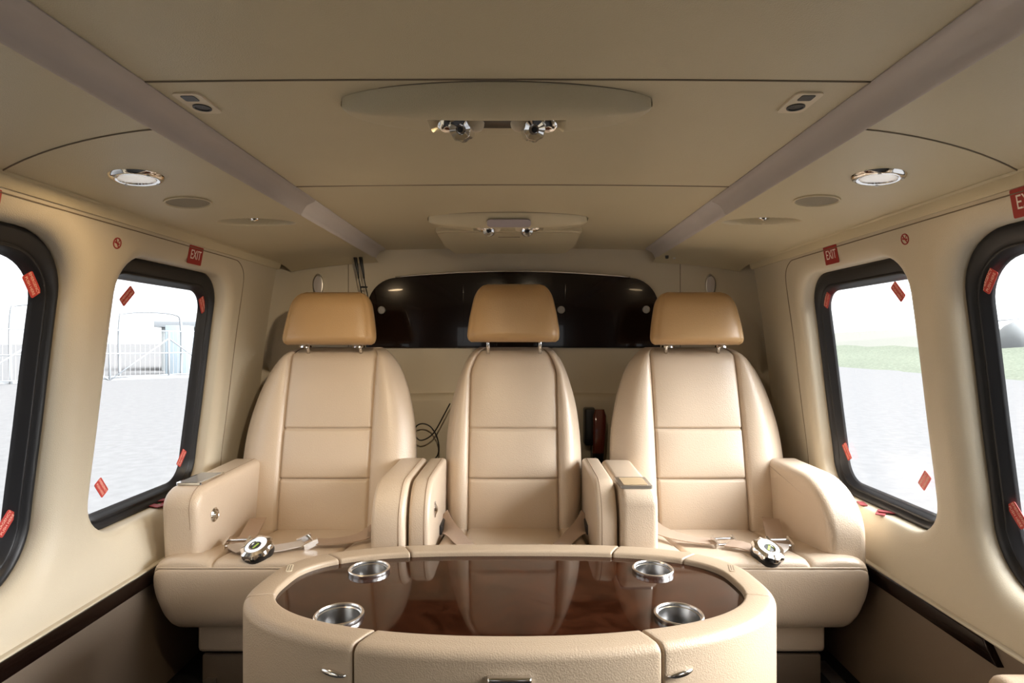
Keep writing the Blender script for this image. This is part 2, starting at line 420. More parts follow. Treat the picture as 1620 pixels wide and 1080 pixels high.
# unseen roof, end and side sheets added to stop light leaking past the lining
V = [(x, y, z) for y in (Y0, YB+0.06) for x, z in ((-1.03, 1.10), (-1.03, 1.285), (0, 1.30), (1.03, 1.285), (1.03, 1.10))]
rf = struct(pyd('roof_light_block', V, grid_faces(2, 5)+[], LOWER, None, False), 'unseen roof sheet over the headliner, added to block light leaks')
pyd('end_light_block', [(-1.06, YB+0.06, -0.03), (1.06, YB+0.06, -0.03), (1.06, YB+0.06, 1.30), (-1.06, YB+0.06, 1.30)], [(0, 1, 2, 3)], LOWER, rf, False)
for sx in (-1, 1):
    pyd('quarter_light_block', [(sx*1.04, 2.09, -0.03), (sx*1.04, YB+0.06, -0.03), (sx*1.04, YB+0.06, 1.30), (sx*1.04, 2.09, 1.30)], [(0, 1, 2, 3)], LOWER, rf, False)
    pyd('quarter_light_block', [(sx*1.0, 2.084, -0.03), (sx*1.05, 2.084, -0.03), (sx*1.05, 2.084, 1.30), (sx*0.915, 2.084, 1.30), (sx*0.915, 2.084, 1.17), (sx*1.0, 2.084, 0.5)], [(0, 1, 2, 3, 4, 5)], LOWER, rf, False)

# windows: black rubber seal and hazy acrylic pane
GX = 0.072
nwin = 1
for side in (-1, 1):
    for key in ('near', 'rear'):
        (y0, y1, z0, z1), r, fil = WIN[key]
        sec = [(-0.004, 0.078), (-0.002, 0.050), (0.004, 0.046), (0.010, 0.046), (0.014, 0.052), (0.018, 0.056), (0.022, 0.054), (0.025, 0.056), (0.029, 0.068), (0.034, 0.073), (0.037, 0.078)]
        rows = []
        for e, dx in sec:
            rr = max(0.02, r-e)
            extra = 0.016 if e > 0.012 else 0
            rows.append([(side*(W(z)+dx), y, z) for y, z in rrect(y0+e, y1-e, z0+e, z1-e-extra, rr, 12, 10)])
        V = [p for q in rows for p in q]
        w = pyd('window_%d' % nwin, V, grid_faces(len(rows), len(rows[0]), True), RUB, None, True, 60)
        struct(w, 'black rubber sealed cabin window, %s %s' % ('left' if side < 0 else 'right', 'forward' if key == 'near' else 'rear'))
        e = 0.030
        ring = rrect(y0+e, y1-e, z0+e, z1-e, r-e, 12, 10)
        cy, cz_ = (y0+y1)/2, (z0+z1)/2
        V = []; K = 8
        for k in range(K+1):
            t = 1-k/K*0.999
            for y, z in ring:
                yy = cy+(y-cy)*t; zz = cz_+(z-cz_)*t
                V.append((side*(W(zz)+GX), yy, zz))
        pyd('pane', V, grid_faces(K+1, len(ring), True), ACR, w)
        nwin += 1

# ------------------------------------------------------------------ decals on the walls and panes
def side_frame(side, y, z, off, rot=0.0):
    """matrix: u to the viewer's right, v up, w towards the cabin"""
    dz = 0.02; sl = (W(z+dz)-W(z-dz))/(2*dz)
    up = Vector((side*sl, 0, 1)).normalized(); right = Vector((0, -side, 0)); nrm = right.cross(up).normalized()
    M = Matrix((right, up, nrm)).transposed().to_4x4()
    return Matrix.Translation((side*(W(z)-off), y, z)) @ M @ Matrix.Rotation(rot, 4, 'Z')
def place(o, M):   # mesh built at the origin, moved by object transform
    o.matrix_world = M; return o
def exit_sign(side, y, z, label):
    o = plate('exit_sign', rr2(0.066, 0.050, 0.003), Matrix(), 0.0012, RED)
    M = Matrix.Translation((0.001, 0, 0.0012)) @ Matrix.Diagonal((0.78, 1.15, 1, 1))
    text_mesh('lettering', 'EXIT', 0.031, WHT, M, o, 0.0004)
    place(o, side_frame(side, y, z, 0.0)); tag(o, label, 'sign', 'red exit signs')
exit_sign(-1, 1.560, 1.136, 'red EXIT sign above the left rear window')
exit_sign(-1, 0.940, 1.134, 'red EXIT sign above the left forward window, cut off by the photo edge')
exit_sign(1, 1.565, 1.138, 'red EXIT sign above the right rear window')
exit_sign(1, 0.957, 1.138, 'red EXIT sign above the right forward window, cut off by the photo edge')
def no_smoking(side, y, z, label):
    o = lathe('no_smoking_sign', [(0.0100, 0.0), (0.0100, 0.0009), (0.0126, 0.0009), (0.0126, 0.0)], RED, None, Matrix(), 32)
    plate('slash', [(-0.0012, -0.011), (0.0012, -0.011), (0.0012, 0.011), (-0.0012, 0.011)], Matrix.Rotation(0.6, 4, 'Z'), 0.0008, RED, o)
    plate('cigarette', [(-0.008, -0.0018), (0.007, -0.0018), (0.007, 0.0018), (-0.008, 0.0018)], Matrix.Rotation(-0.25, 4, 'Z'), 0.0007, RED, o)
    plate('smoke', [(0.002, 0.002), (0.004, 0.002), (0.007, 0.007), (0.005, 0.008)], Matrix(), 0.0007, RED, o)
    place(o, side_frame(side, y, z, 0.0)); tag(o, label, 'sign', 'round no smoking signs')
no_smoking(-1, 1.262, 1.118, 'small round red no smoking sign on the left wall between the windows')
no_smoking(1, 1.268, 1.128, 'small round red no smoking sign on the right wall between the windows')
def push_decal(side, y, z, rot, label, m=REDB):
    o = plate('push_here_decal', rr2(0.050, 0.026, 0.004), Matrix(), 0.0008, m)
    text_mesh('lettering', 'EMERGENCY', 0.0085, PINK, Matrix.Translation((0, 0.0055, 0.0009)), o, 0.0002)
    text_mesh('lettering', 'PUSH HERE', 0.0085, PINK, Matrix.Translation((0, -0.0055, 0.0009)), o, 0.0002)
    place(o, side_frame(side, y, z, -0.062, rot)); tag(o, label, 'decal', 'red emergency push here decals')
DECALS = [(-1, (50, 450), -0.95, 'red push here decal in the upper corner of the left forward window'),
          (-1, (8, 828), 0.95, 'red push here decal in the lower corner of the left forward window'),
          (-1, (201, 468), 0.85, 'red push here decal in the upper front corner of the left rear window'),
          (-1, (320, 482), -1.0, 'red push here decal in the upper rear corner of the left rear window'),
          (-1, (287, 724), 1.0, 'red push here decal in the lower rear corner of the left rear window'),
          (-1, (160, 771), -0.9, 'red push here decal in the lower front corner of the left rear window'),
          (1, (1308, 474), 1.0, 'red push here decal in the upper rear corner of the right rear window'),
          (1, (1421, 461), -0.9, 'red push here decal in the upper front corner of the right rear window'),
          (1, (1340, 714), -1.05, 'red push here decal in the lower rear corner of the right rear window'),
          (1, (1463, 760), 0.9, 'red push here decal in the lower front corner of the right rear window'),
          (1, (1565, 444), 0.95, 'red push here decal in the upper corner of the right forward window'),
          (1, (1610, 815), -0.95, 'red push here decal in the lower corner of the right forward window')]
DPOS = [None]*12
def solve(side, px, py, off):
    u = (px-822)/900; v = (540-py)/900; d = 1.3
    for _ in range(30): d = (side*(W(0.9+v*d)+off)-0.016)/u
    return d, 0.9+v*d
for s, (px, py), r, lb in DECALS:
    y, z = solve(s, px, py, 0.062)
    push_decal(s, y, z, r, lb, REDB)

# red pull straps lying on the window sills
def sill_strap(side, y, label, parts):
    o = None
    for k, (dy, dx, ln, wd, rot, dz) in enumerate(parts):
        p = plate('pull_strap' if o is None else 'strap_fold', rr2(ln, wd, 0.002, 3), Matrix.Translation((dx*side, dy, dz)) @ Matrix.Rotation(rot*side, 4, 'Z'), 0.002, REDT, o)
        if o is None: o = p
    o.location = (side*(W(0.445)+0.022), y, 0.4425); tag(o, label, 'strap', 'red emergency pull straps')
sill_strap(-1, 1.60, 'crumpled red pull strap on the sill of the left rear window', [(0, 0, 0.07, 0.024, 1.2, 0.001), (-0.03, 0.012, 0.05, 0.02, 0.4, 0.004), (0.02, 0.01, 0.05, 0.022, -0.4, 0.007)])
sill_strap(1, 1.515, 'folded red pull strap on the sill of the right rear window', [(0, 0, 0.055, 0.022, 0.9, 0.001), (-0.004, 0.014, 0.04, 0.018, -0.5, 0.004)])
sill_strap(1, 1.60, 'small flat red tag on the right sill beside the armrest', [(0, 0, 0.04, 0.018, 1.3, 0.001)])

# ------------------------------------------------------------------ ceiling fittings
def sp_frame(side, x, y, off=0.0):
    u = (x-0.528)/(0.862-0.528); _, z = side_z(u); sl = (side_z(u+0.02)[1]-side_z(u-0.02)[1])/(side_z(u+0.02)[0]-side_z(u-0.02)[0])
    nrm = Vector((-side*sl, 0, 1)).normalized()*-1      # pointing down into the cabin
    e1 = Vector((0, 1, 0)); e2 = nrm.cross(e1)
    e1b = e2.cross(nrm)
    return Matrix.Translation(Vector((side*x, y, z))+nrm*off) @ Matrix((e1b, e2, nrm)).transposed().to_4x4()
for side, ws in ((-1, 'left'), (1, 'right')):
    o = lathe('ceiling_lamp', [(0.030, 0.001), (0.031, 0.006), (0.036, 0.0075), (0.043, 0.005), (0.046, 0.000)], CHR, None, Matrix(), 40)
    lathe('lens', [(0.0305, 0.003), (0.02, 0.0045), (0.001, 0.005)], LENS, o, Matrix(), 32, True)
    for k in range(4):
        a = k*PI/2+0.5
        lathe('screw', [(0.0001, 0.0085), (0.0028, 0.0083), (0.003, 0.006)], SATIN, o, Matrix.Translation((0.0385*math.cos(a), 0.0385*math.sin(a), 0)), 10, False)
    place(o, sp_frame(side, 0.703 if side < 0 else 0.690, 1.068))
    tag(o, 'round chrome lamp in the %s side of the ceiling' % ws, 'lamp', 'round chrome ceiling lamps')
    ld = bpy.data.lights.new('lamp_light', 'AREA'); ld.shape = 'DISK'; ld.size = 0.08; ld.energy = CEIL_LAMP_W[0 if side < 0 else 1]; ld.color = (1.0, 0.72, 0.42); 
    lo = bpy.data.objects.new('lamp_light', ld); COL.objects.link(lo); lo.parent = o; lo.location = (0, 0, 0.011); lo.rotation_euler = (PI, 0, 0)
    o = lathe('ceiling_speaker', [(0.047, 0.0), (0.047, 0.0035), (0.044, 0.004), (0.0425, 0.001)], CEIL, None, Matrix(), 40)
    lathe('grille', [(0.043, 0.0012), (0.02, 0.002), (0.001, 0.002)], SPK, o, Matrix(), 32, True)
    place(o, sp_frame(side, 0.716 if side < 0 else 0.672, 1.256)); tag(o, 'flat round speaker cover in the %s ceiling panel' % ws, 'speaker', 'round ceiling speakers')
    # recessed reading light : shallow scoop below the surface with a tilted chrome eyeball
    o = root('reading_light', 'oval scooped reading light in the %s rear ceiling' % ws, 'reading light', (0, 0, 0), 'scooped reading lights')
    M_ = sp_frame(side, 0.672 if side < 0 else 0.648, 1.478, -0.022)
    lathe('eyeball', [(0.016, 0.008), (0.0165, 0.016), (0.012, 0.020), (0.006, 0.0195), (0.005, 0.012), (0.0005, 0.012)], CHR, o, M_ @ Matrix.Translation((-0.006, 0.0, 0)) @ Matrix.Rotation(0.5, 4, 'Y'), 24)
    lathe('switch', [(0.0001, 0.017), (0.005, 0.016), (0.006, 0.010)], SATIN, o, M_ @ Matrix.Translation((-0.002, 0.026 if side < 0 else -0.026, 0)), 14)
    # small headset socket plate on the centre panel
    x = -0.462 if side < 0 else 0.432
    Mx = Matrix.Translation((x, 0.845, cz(x)+0.0005)) @ Matrix.Rotation(PI, 4, 'Y')
    o = plate('headset_socket', rr2(0.040, 0.070, 0.008), Matrix.Rotation(0, 4, 'Z'), 0.003, IVORY)
    plate('switch_slot', rr2(0.020, 0.018, 0.003), Matrix.Translation((0, -0.020, 0.003)), 0.0008, BLK, o)
    lathe('socket_hole', [(0.013, 0.003), (0.013, 0.0045), (0.0105, 0.0045), (0.0100, 0.0032), (0.0003, 0.0032)], BLK, o, Matrix.Translation((0, 0.012, 0)), 24)
    for v in o.data.vertices: pass
    place(o, Matrix.Translation((x, 0.845, cz(x)+0.0005)) @ Matrix.Rotation(PI, 4, 'Y'))
    tag(o, 'small ivory socket plate on the ceiling beside the %s cove strip' % ws, 'socket', 'ceiling headset sockets')

def console(yc, near, label):
    """lens shaped overhead console"""
    R = root('overhead_console', label, 'overhead console', (-0.018, yc, 1.256), 'overhead air consoles')
    A, B1, B2, H = 0.232, 0.062, 0.110, 0.034
    bx = -0.018
    def sst(t): t = max(0, min(1, t)); return t*t*(3-2*t)
    NXc, NYc = 96, 64
    V = []
    for i in range(NXc+1):
        u = -math.cos(PI*i/NXc); c0 = math.sqrt(max(0, 1-u*u))
        yf = yc-B1*c0**1.15; yb = yc+B2*c0**1.15
        for j in range(NYc+1):
            v = j/NYc; y = yf+(yb-yf)*v; x = u*A
            tf = max(0, min(1, (y-yf)/max(1e-6, yc-0.008-yf))) if y < yc-0.008 else max(0, min(1, (yb-y)/max(1e-6, 0.75*(yb-yc))))
            h = H*(math.sin(PI/2*tf)**0.8)*c0**0.55
            pk = sst((0.098-abs(x))/0.006)*sst((y-(yc-0.010))/0.004)
            h = h*(1-pk)+0.003*pk
            pod = 0.019*sst((y-(yc+0.052))/0.006)*sst((0.138-abs(x))/0.03)*sst((yb+0.004-y)/0.03)
            h = max(h, pod)
            V.append((bx+x, y, 1.2585-h))
    pyd('shell', V, grid_faces(NXc+1, NYc+1), CEIL, R, True, 45)
    edge = [(bx-A*math.cos(PI*i/48), yc-B1*max(0, math.sin(PI*i/48))**1.15, cz(bx)+0.0004) for i in range(49)]
    tube('shell_gap', edge, 0.0014, SEAM, R, 6)
    # rear pod with the outlets
    for sx in (-1, 1):
        c = Vector((bx+sx*0.056, yc+0.022, 1.2240))
        tilt = Matrix.Translation(c) @ Matrix.Rotation(math.radians(112), 4, 'X') @ Matrix.Rotation(sx*0.10, 4, 'Y')
        v = lathe('air_outlet', [(0.0195, -0.022), (0.0190, -0.008), (0.0165, 0.001), (0.0165, 0.005), (0.0155, 0.007), (0.006, 0.002), (0.0045, 0.005)], CHR, R, tilt, 48, False, 35, (lambda k, r_, z: 0.035*(1 if k % 6 < 3 else -1)) if near else None)
        lathe('nozzle', [(0.0046, 0.0052), (0.002, 0.0056), (0.0002, 0.0056)], BLK, v, tilt, 16)
        for dd in (-1, 1):
            lathe('reflector', [(0.0002, 0.008), (0.009, 0.007), (0.014, 0.003), (0.014, -0.004)], CHR if dd == sx else IVORY, v, Matrix.Translation(c+Vector((dd*0.022, 0.004, 0.011))) @ Matrix.Rotation(math.radians(140), 4, 'X'), 20)
    if near:
        for sx in (-1, 1):
            ld = bpy.data.lights.new('reading_lamp', 'SPOT'); ld.energy = READ_LAMP_W[0 if sx < 0 else 1]; ld.spot_size = math.radians(72); ld.spot_blend = 1.0
            ld.shadow_soft_size = 0.025; ld.color = (1.0, 0.80, 0.55)
            lo = bpy.data.objects.new('reading_lamp', ld); COL.objects.link(lo); lo.parent = R; lo.matrix_parent_inverse = Matrix.Translation(-Vector(R.location))
            lo.location = (bx+sx*0.085, yc+0.030, 1.218)
            lo.rotation_euler = (Vector((-0.60 if sx < 0 else 0.46, 1.88, 0.68))-Vector(lo.location)).to_track_quat('-Z', 'Y').to_euler()
    box('recess', bx-0.030, bx+0.030, yc+0.0, yc+0.050, 1.236, 1.2555, BLK if near else SPK, R, 0.002)
    return R
console(0.848, True, 'lens shaped overhead console with two large chrome air outlets, nearest the camera')
R = console(1.645, False, 'lens shaped overhead console with a lilac plate, near the rear bulkhead')
plate('light_plate', rr2(0.124, 0.034, 0.012), Matrix.Translation((-0.018+0.004, 1.606, 1.2345)) @ Matrix.Rotation(2.67, 4, 'X'), 0.002, LILAC, R)
# wedge shaped flap housing behind it
V = []
cx0 = -0.018
pf = [(-0.232, 1.800), (-0.20, 1.788), (0.20, 1.788), (0.232, 1.800), (0.222, 1.93), (0.205, 2.02), (0.190, 2.035), (-0.190, 2.035), (-0.205, 2.02), (-0.222, 1.93)]
bm = bmesh.new()
tv = [bm.verts.new((cx0+x, y, 1.262)) for x, y in pf]; bv = [bm.verts.new((cx0+x, y, 1.243-0.030*(y-1.788)/0.247)) for x, y in pf]
bm.faces.new(tv); bm.faces.new(bv)
for k in range(len(pf)): bm.faces.new((tv[k], tv[(k+1) % len(pf)], bv[(k+1) % len(pf)], bv[k]))
bmesh.ops.bevel(bm, geom=[e for e in bm.edges if e.verts[0] in bv and e.verts[1] in bv], offset=0.005, segments=3, affect='EDGES')
R = root('ceiling_housing', 'flat beige flap housing hanging from the ceiling in front of the rear bulkhead', 'housing', (cx0, 1.9, 1.262))
from_bm('cover', bm, CEIL, R, True, 35)
box('latch_slot', cx0-0.035, cx0+0.035, 1.835, 1.843, 1.2365, 1.2395, SEAM, R)

# ------------------------------------------------------------------ bulkhead furniture
R = root('bulkhead_cabinet', 'long glossy black-brown wood cabinet with rounded top corners on the rear bulkhead', 'cabinet', (0, 2.19, 0.88))
YP = 2.185
out = rrect(-0.568, 0.550, 0.876, 1.166, 0.115, 8, 10)
out = [(x, z if not (z < 0.99) else (0.876 if z < 0.9 else z)) for x, z in out]
# square the bottom corners
P = []
for k in range(13):
    a = PI/2*k/12; P.append((0.550-0.115+0.115*math.cos(a), 1.145-0.115+0.115*math.sin(a)))
NT = 24
for k in range(1, NT): x = 0.435-(0.435+0.453)*k/NT; P.append((x, 1.145+0.022*(1-((x+0.009)/0.444)**2)))
for k in range(13):
    a = PI/2+PI/2*k/12; P.append((-0.568+0.115+0.115*math.cos(a), 1.145-0.115+0.115*math.sin(a)))
P += [(-0.575, 0.876), (0.557, 0.876)]
bm = bmesh.new(); fv = [bm.verts.new((x, YP, z)) for x, z in P]; bv = [bm.verts.new((x, YB+0.002, z)) for x, z in P]
bm.faces.new(fv)
for k in range(len(P)): bm.faces.new((fv[k], fv[(k+1) % len(P)], bv[(k+1) % len(P)], bv[k]))
bmesh.ops.bevel(bm, geom=[e for e in bm.edges if e.verts[0] in fv and e.verts[1] in fv], offset=0.003, segments=3, affect='EDGES')
from_bm('carcass', bm, WOODK, R, True, 35)
# doors: thin leaves with gaps
def leaf(x0, x1, z0, z1, r=0.006):
    o = plate('door', rrect(x0, x1, z0, z1, r, 3, 5), Matrix.Translation((0, YP-0.0002, 0)) @ Matrix.Rotation(PI/2, 4, 'X'), 0.003, WOODK, R)
    return o
leaf(-0.50, -0.200, 0.888, 1.135, 0.02); leaf(-0.195, 0.187, 0.888, 1.150); leaf(0.192, 0.478, 0.888, 1.135, 0.02)
pts = [(x, YP-0.003, 1.147+0.0225*(1-((x+0.009)/0.444)**2)) for x in [-0.46+0.9*k/20 for k in range(21)]]
tube('edge_strip', pts, 0.0036, CUPM, R, 8)
for x, z in ((-0.512, 1.020), (0.175, 1.021), (0.500, 1.022)):
    v = lathe('round_vent', [(0.0165, 0.0), (0.0165, 0.006), (0.0145, 0.010), (0.0115, 0.006)], CHR, R, Matrix.Translation((x, YP-0.002, z)) @ Matrix.Rotation(PI/2, 4, 'X'), 28)
    lathe('core', [(0.0117, 0.006), (0.008, 0.0045), (0.004, 0.0065), (0.0002, 0.0068)], SCRN, v, Matrix.Translation((x, YP-0.002, z)) @ Matrix.Rotation(PI/2, 4, 'X'), 20)
for side, x, z in ((-1, -0.762, 1.118), (1, 0.754, 1.118)):
    o = root('oval_wall_light', 'thin oval grey light on the bulkhead above the %s headrest' % ('left' if side < 0 else 'right'), 'light', (x, YB, z), 'oval wall lights')
    Mx = Matrix.Translation((x, YB+0.001, z)) @ Matrix.Rotation(PI/2, 4, 'X') @ Matrix.Diagonal((0.46, 1, 1, 1))
    lathe('bezel', [(0.044, 0.0), (0.042, 0.008), (0.036, 0.009), (0.034, 0.005)], SATIN, o, Mx, 36)
    lathe('lens', [(0.0345, 0.006), (0.02, 0.008), (0.0005, 0.009)], COVE, o, Mx, 30)

# hanging headset leads, left of the cabinet
R = root('headset_leads', 'two black headset leads hanging from the ceiling corner behind the left headrest', 'cable', (-0.58, 2.14, 1.21))
for dx, end in ((0, (-0.552, 2.12, 0.96)), (0.020, (-0.545, 2.12, 0.955))):
    x = -0.598+dx
    tube('plug', [(x, 2.125, 1.215), (x+0.004, 2.125, 1.19), (x+0.009, 2.125, 1.165), (x+0.013, 2.125, 1.135)], lambda t: 0.0075-0.0045*t, BLK, R, 12)
    tube('lead', [(x+0.012, 2.125, 1.14), (x+0.02, 2.125, 1.10), (x+0.030, 2.122, 1.05), end], 0.0022, BLK, R, 8, 5)
box('clip', -0.578, -0.552, 2.118, 2.130, 1.100, 1.106, BLK, R, 0.002)
o = lathe('overhead_stud', [(0.0002, 0.012), (0.006, 0.010), (0.007, 0.0)], BLK, None, Matrix(), 16); place(o, Matrix.Translation((0.560, 2.10, 1.2165)) @ Matrix.Rotation(PI, 4, 'X')); tag(o, 'tiny black stud under the right rear ceiling corner', 'fitting')
o = lathe('overhead_screw', [(0.0002, 0.006), (0.005, 0.005), (0.006, 0.0)], SATIN, None, Matrix(), 16); place(o, Matrix.Translation((0.595, 2.13, 1.2145)) @ Matrix.Rotation(PI, 4, 'X')); tag(o, 'tiny metal screw beside the black stud, right rear ceiling corner', 'fitting')

# coiled black cable between left and middle seats
def L(px, py, d): return ((px-822)*d/900+0.016, d, 0.90+(540-py)*d/900)
cab = [(712, 638), (703, 655), (688, 682), (676, 693), (664, 696), (657, 688), (658, 675), (668, 670), (680, 674), (689, 686), (694, 702), (693, 718), (684, 729), (668, 735), (660, 745), (652, 762), (648, 790)]
o = tube('black_cable', [Vector(L(px, py, 2.10+0.003*i/8)) for i, (px, py) in enumerate(cab)], 0.0025, BLK, None, 8, 6)
tag(o, 'thin black cable looping in the gap between left and middle seats', 'cable')

# handset on its cradle between middle and right seats
R = root('handset_phone', 'red-brown lacquered handset in a black cradle between middle and right seats', 'phone', (0.30, 2.10, 0.50))
box('cradle', 0.257, 0.300, 2.10, 2.165, 0.515, 0.652, BLK, R, 0.008)
bm = bmesh.new()
rows = []
for k in range(11):
    t = k/10; z = 0.430+0.222*t; yy = 2.085-0.020*math.sin(PI*t); w = 0.021+0.003*t-0.004*(1-t)**3; x = 0.298+0.010*t
    e = 1 if 0 < k < 10 else 0.7
    rows.append([(x+w*e*max(-1, min(1, 1.25*math.cos(a))), yy+0.018*e*max(-1, min(1, 1.25*math.sin(a))), z) for a in [2*PI*q/24 for q in range(24)]])
loft('grip', rows[3:], PHONE, R, True, True, 50)
loft('mouthpiece', rows[:4], BLK, R, True, True, 50)
box('cradle_back', 0.285, 0.330, 2.12, 2.165, 0.43, 0.63, BLK, R, 0.006)

# ------------------------------------------------------------------ seats
def backrest(R, cx, wt, c, hh=0.58, base=(1.785, 0.30), lean=0.13, seams=(0.163, 0.318), cl=None):
    NU1, NU2 = 16, 14
    us = []
    def cluster(a, b, n, p=0.5):      # denser near both ends
        return [a+(b-a)*(0.5-0.5*math.cos(PI*k/n)) for k in range(n)]
    us = cluster(-1, -0.5, NU2)+cluster(-0.5, 0.5, 2*NU1)+cluster(0.5, 1, NU2)+[1.0]
    ss = set([hh*k/46 for k in range(47)])
    for s0 in seams:
        for d in (-0.010, -0.006, -0.003, 0, 0.003, 0.006, 0.010): ss.add(s0+d)
    for d in (0.001, 0.003, 0.006, 0.010): ss.add(hh-d)
    ss = sorted(ss)
    rows = []
    topr = 0.035
    for s in ss:
        w = wt(s); cc = min(c, w*0.80); T = 0.055
        k = 1.0
        if s > hh-topr: k = math.sqrt(max(0.0, 1-((s-(hh-topr))/topr)**2)); k = max(k, 0.03)
        row = []
        for u in us:
            if abs(u) <= 0.5: x = cc*u/0.5
            else: x = math.copysign(cc+(w-cc)*(abs(u)-0.5)/0.5, u)
            q = min(1, abs(x)/w); depth = T*(1-q**5)**(1/2.2)
            ax = abs(x)
            # pillows and seams
            if ax < cc:
                a = 1-(ax/cc)**4
                seg = [0.0]+list(seams)+[hh]
                for i in range(len(seg)-1):
                    if seg[i] <= s <= seg[i+1]:
                        v = (s-seg[i])/(seg[i+1]-seg[i]); depth += 0.009*a*(4*v*(1-v))**0.45
            else:
                v = (ax-cc)/(w-cc); depth += 0.020*math.sin(PI*min(1, v*1.15))**0.7 if v*1.15 < 1 else 0
            depth -= 0.0095*math.exp(-((ax-cc)/0.0032)**2)
            if ax < cc+0.001:
                for s0 in seams: depth -= 0.008*math.exp(-((s-s0)/0.0032)**2)
            f = s/hh
            y = base[0]+lean*f+0.05-depth*k - 0.012*math.sin(PI*f)
            row.append((cx+x, y+0.035*(1-k), base[1]+s))
        # back side
        for u in reversed(us[3:-3:3]):
            x = u*w*0.97
            y = base[0]+lean*(s/hh)+0.05+0.045*k*(1-abs(u)**4)**0.5
            row.append((cx+x, y, base[1]+s))
        rows.append(row)
    return loft('backrest', rows, LEA, R, True, True)
def headrest(R, cx, z0, z1, wb, wtop, y):
    rows = []; NS = 30
    for j in range(NS+1):
        t = j/NS; z = z0+(z1-z0)*t
        kb = min(1, t/0.16); kt = min(1, (1-t)/0.30)
        k = math.sqrt(max(0.0004, 1-(1-kb)**2))*1.0; k2 = (max(0.0004, 1-(1-kt)**2.4))**0.5; kk = min(k, k2)
        w = (wb+(wtop-wb)*t**1.6)*(0.90+0.10*k)*(0.72+0.28*k2)
        T = 0.050*kk
        row = []
        for q in range(64):
            a = 2*PI*q/64; ca, sa = math.cos(a), math.sin(a)
            x = w*math.copysign(abs(ca)**0.55, ca); yy = math.copysign(abs(sa)**0.8, sa)*T
            g = 0.004*math.exp(-((abs(x)-w*0.90)/0.003)**2) if sa < 0 else 0
            row.append((cx+x, y+yy*(1 if sa < 0 else 0.8)+g+0.035*t, z))
        rows.append(row)
    h = loft('headrest', rows, HEADL, R, True, True)
    return h
CUSH = [(1.86, 0.300), (1.76, 0.310), (1.66, 0.322), (1.56, 0.335), (1.48, 0.346), (1.440, 0.350), (1.424, 0.345), (1.4175, 0.3365), (1.4185, 0.333), (1.4145, 0.328), (1.412, 0.30), (1.415, 0.25), (1.425, 0.205), (1.440, 0.180), (1.46, 0.168), (1.50, 0.164), (1.62, 0.164), (1.86, 0.164)]
def cushion(R, cx, hw, c, prof=CUSH, taper=0.05, dy=0.0):
    pc = []
    for i in range(len(prof)): pc.append(Vector((prof[i][0]+dy, prof[i][1], 0)))
    pp = catmull(pc, 4)
    def cl(a, b, n): return [a+(b-a)*(0.5-0.5*math.cos(PI*k/n)) for k in range(n)]
    xs = cl(-hw, -c, 14)+cl(-c, c, 26)+cl(c, hw, 14)+[hw]
    rows = []; rc = 0.045
    for x in xs:
        e = max(0, (abs(x)-(hw-rc))/rc); k = (max(0, 1-e**2.6))**(1/2.6)
        row = []
        ax = abs(x)
        for p in pp:
            y, z = p.x, p.y
            g = 0
            if z > 0.30:
                g = -0.007*math.exp(-((ax-c)/0.004)**2)
                if ax < c: g += 0.010*(1-(ax/c)**4)**0.5*0.5
                else: g += 0.008*math.sin(PI*min(1, (ax-c)/(hw-c)))
                fade = 1 if z > 0.337 or y > 1.5+dy else max(0, min(1, (z-0.336)/0.006))
                g *= fade
            zc = 0.25; yc_ = 1.63+dy
            yy = y+0.022*(1-k)*max(-1, min(1, (yc_-y)/0.1)); zz = z+g-0.030*(1-k)*max(-1, min(1, (z-zc)/0.06))
            tx = taper*max(0, (0.33-z)/0.166)**1.5
            xx = x*(1-tx*2*1.0)
            row.append((cx+xx, yy, zz))
        rows.append(row)
    return loft('cushion', rows, LEA, R, True, True)
def arc_prof(y0, y1, z0, z1, r, rear_r=0.02, n=10, slope=0.0, fslope=0.0):
    """arm side profile: y0 front, y1 rear, rounded front top"""
    P = [(y1, z0), (y1, z1-rear_r)]
    for k in range(1, 4): a = PI/2*k/4; P.append((y1-rear_r+rear_r*math.cos(a), z1-rear_r+rear_r*math.sin(a)))
    P.append((y1-rear_r, z1))
    ry, rz = r
    for k in range(n+1): a = PI/2+PI/2*k/n; P.append((y0+ry+ry*math.cos(a), z1-slope-rz+rz*math.sin(a)))
    P.append((y0+fslope, z0))
    return P
def arm_seam(R, prof, x, z0=0.36):
    pts = [(x, y, z) for y, z in prof[1:-1]]+[(x, prof[-2][0]+(prof[-1][0]-prof[-2][0])*0.8, z0)]
    c = Vector((sum(p[0] for p in prof)/len(prof), sum(p[1] for p in prof)/len(prof)))
    tube('seam', [(p[0], p[1], p[2]) for p in pts], 0.0010, STITCH, R, 6)
def belt_buckle(R, x, y, z, tilt):
    b = Matrix.Translation((x, y, z)) @ Matrix.Rotation(tilt[0], 4, 'X') @ Matrix.Rotation(tilt[1], 4, 'Y')
    base = lathe('buckle', [(0.0005, -0.024), (0.033, -0.024), (0.038, -0.016), (0.038, 0.0)], BLK, R, b, 36)
    lathe('buckle_dial', [(0.039, -0.001), (0.040, 0.004), (0.037, 0.010), (0.028, 0.014), (0.025, 0.013), (0.018, 0.0145), (0.013, 0.013), (0.012, 0.010)], CHR, base, b, 48, False, 35, lambda k, r, z_: (0.045 if k % 6 < 3 else -0.03) if r > 0.035 else 0)
    lathe('buckle_mark', [(0.0122, 0.0105), (0.005, 0.0110), (0.0003, 0.0110)], BLK, base, b, 20)
    plate('buckle_arrow', [(-0.0025, -0.009), (0.0025, -0.009), (0.0025, 0.009), (-0.0025, 0.009)], b @ Matrix.Translation((0, 0, 0.0112)) @ Matrix.Rotation(-0.5, 4, 'Z'), 0.0006, GREEN, base)
    return base
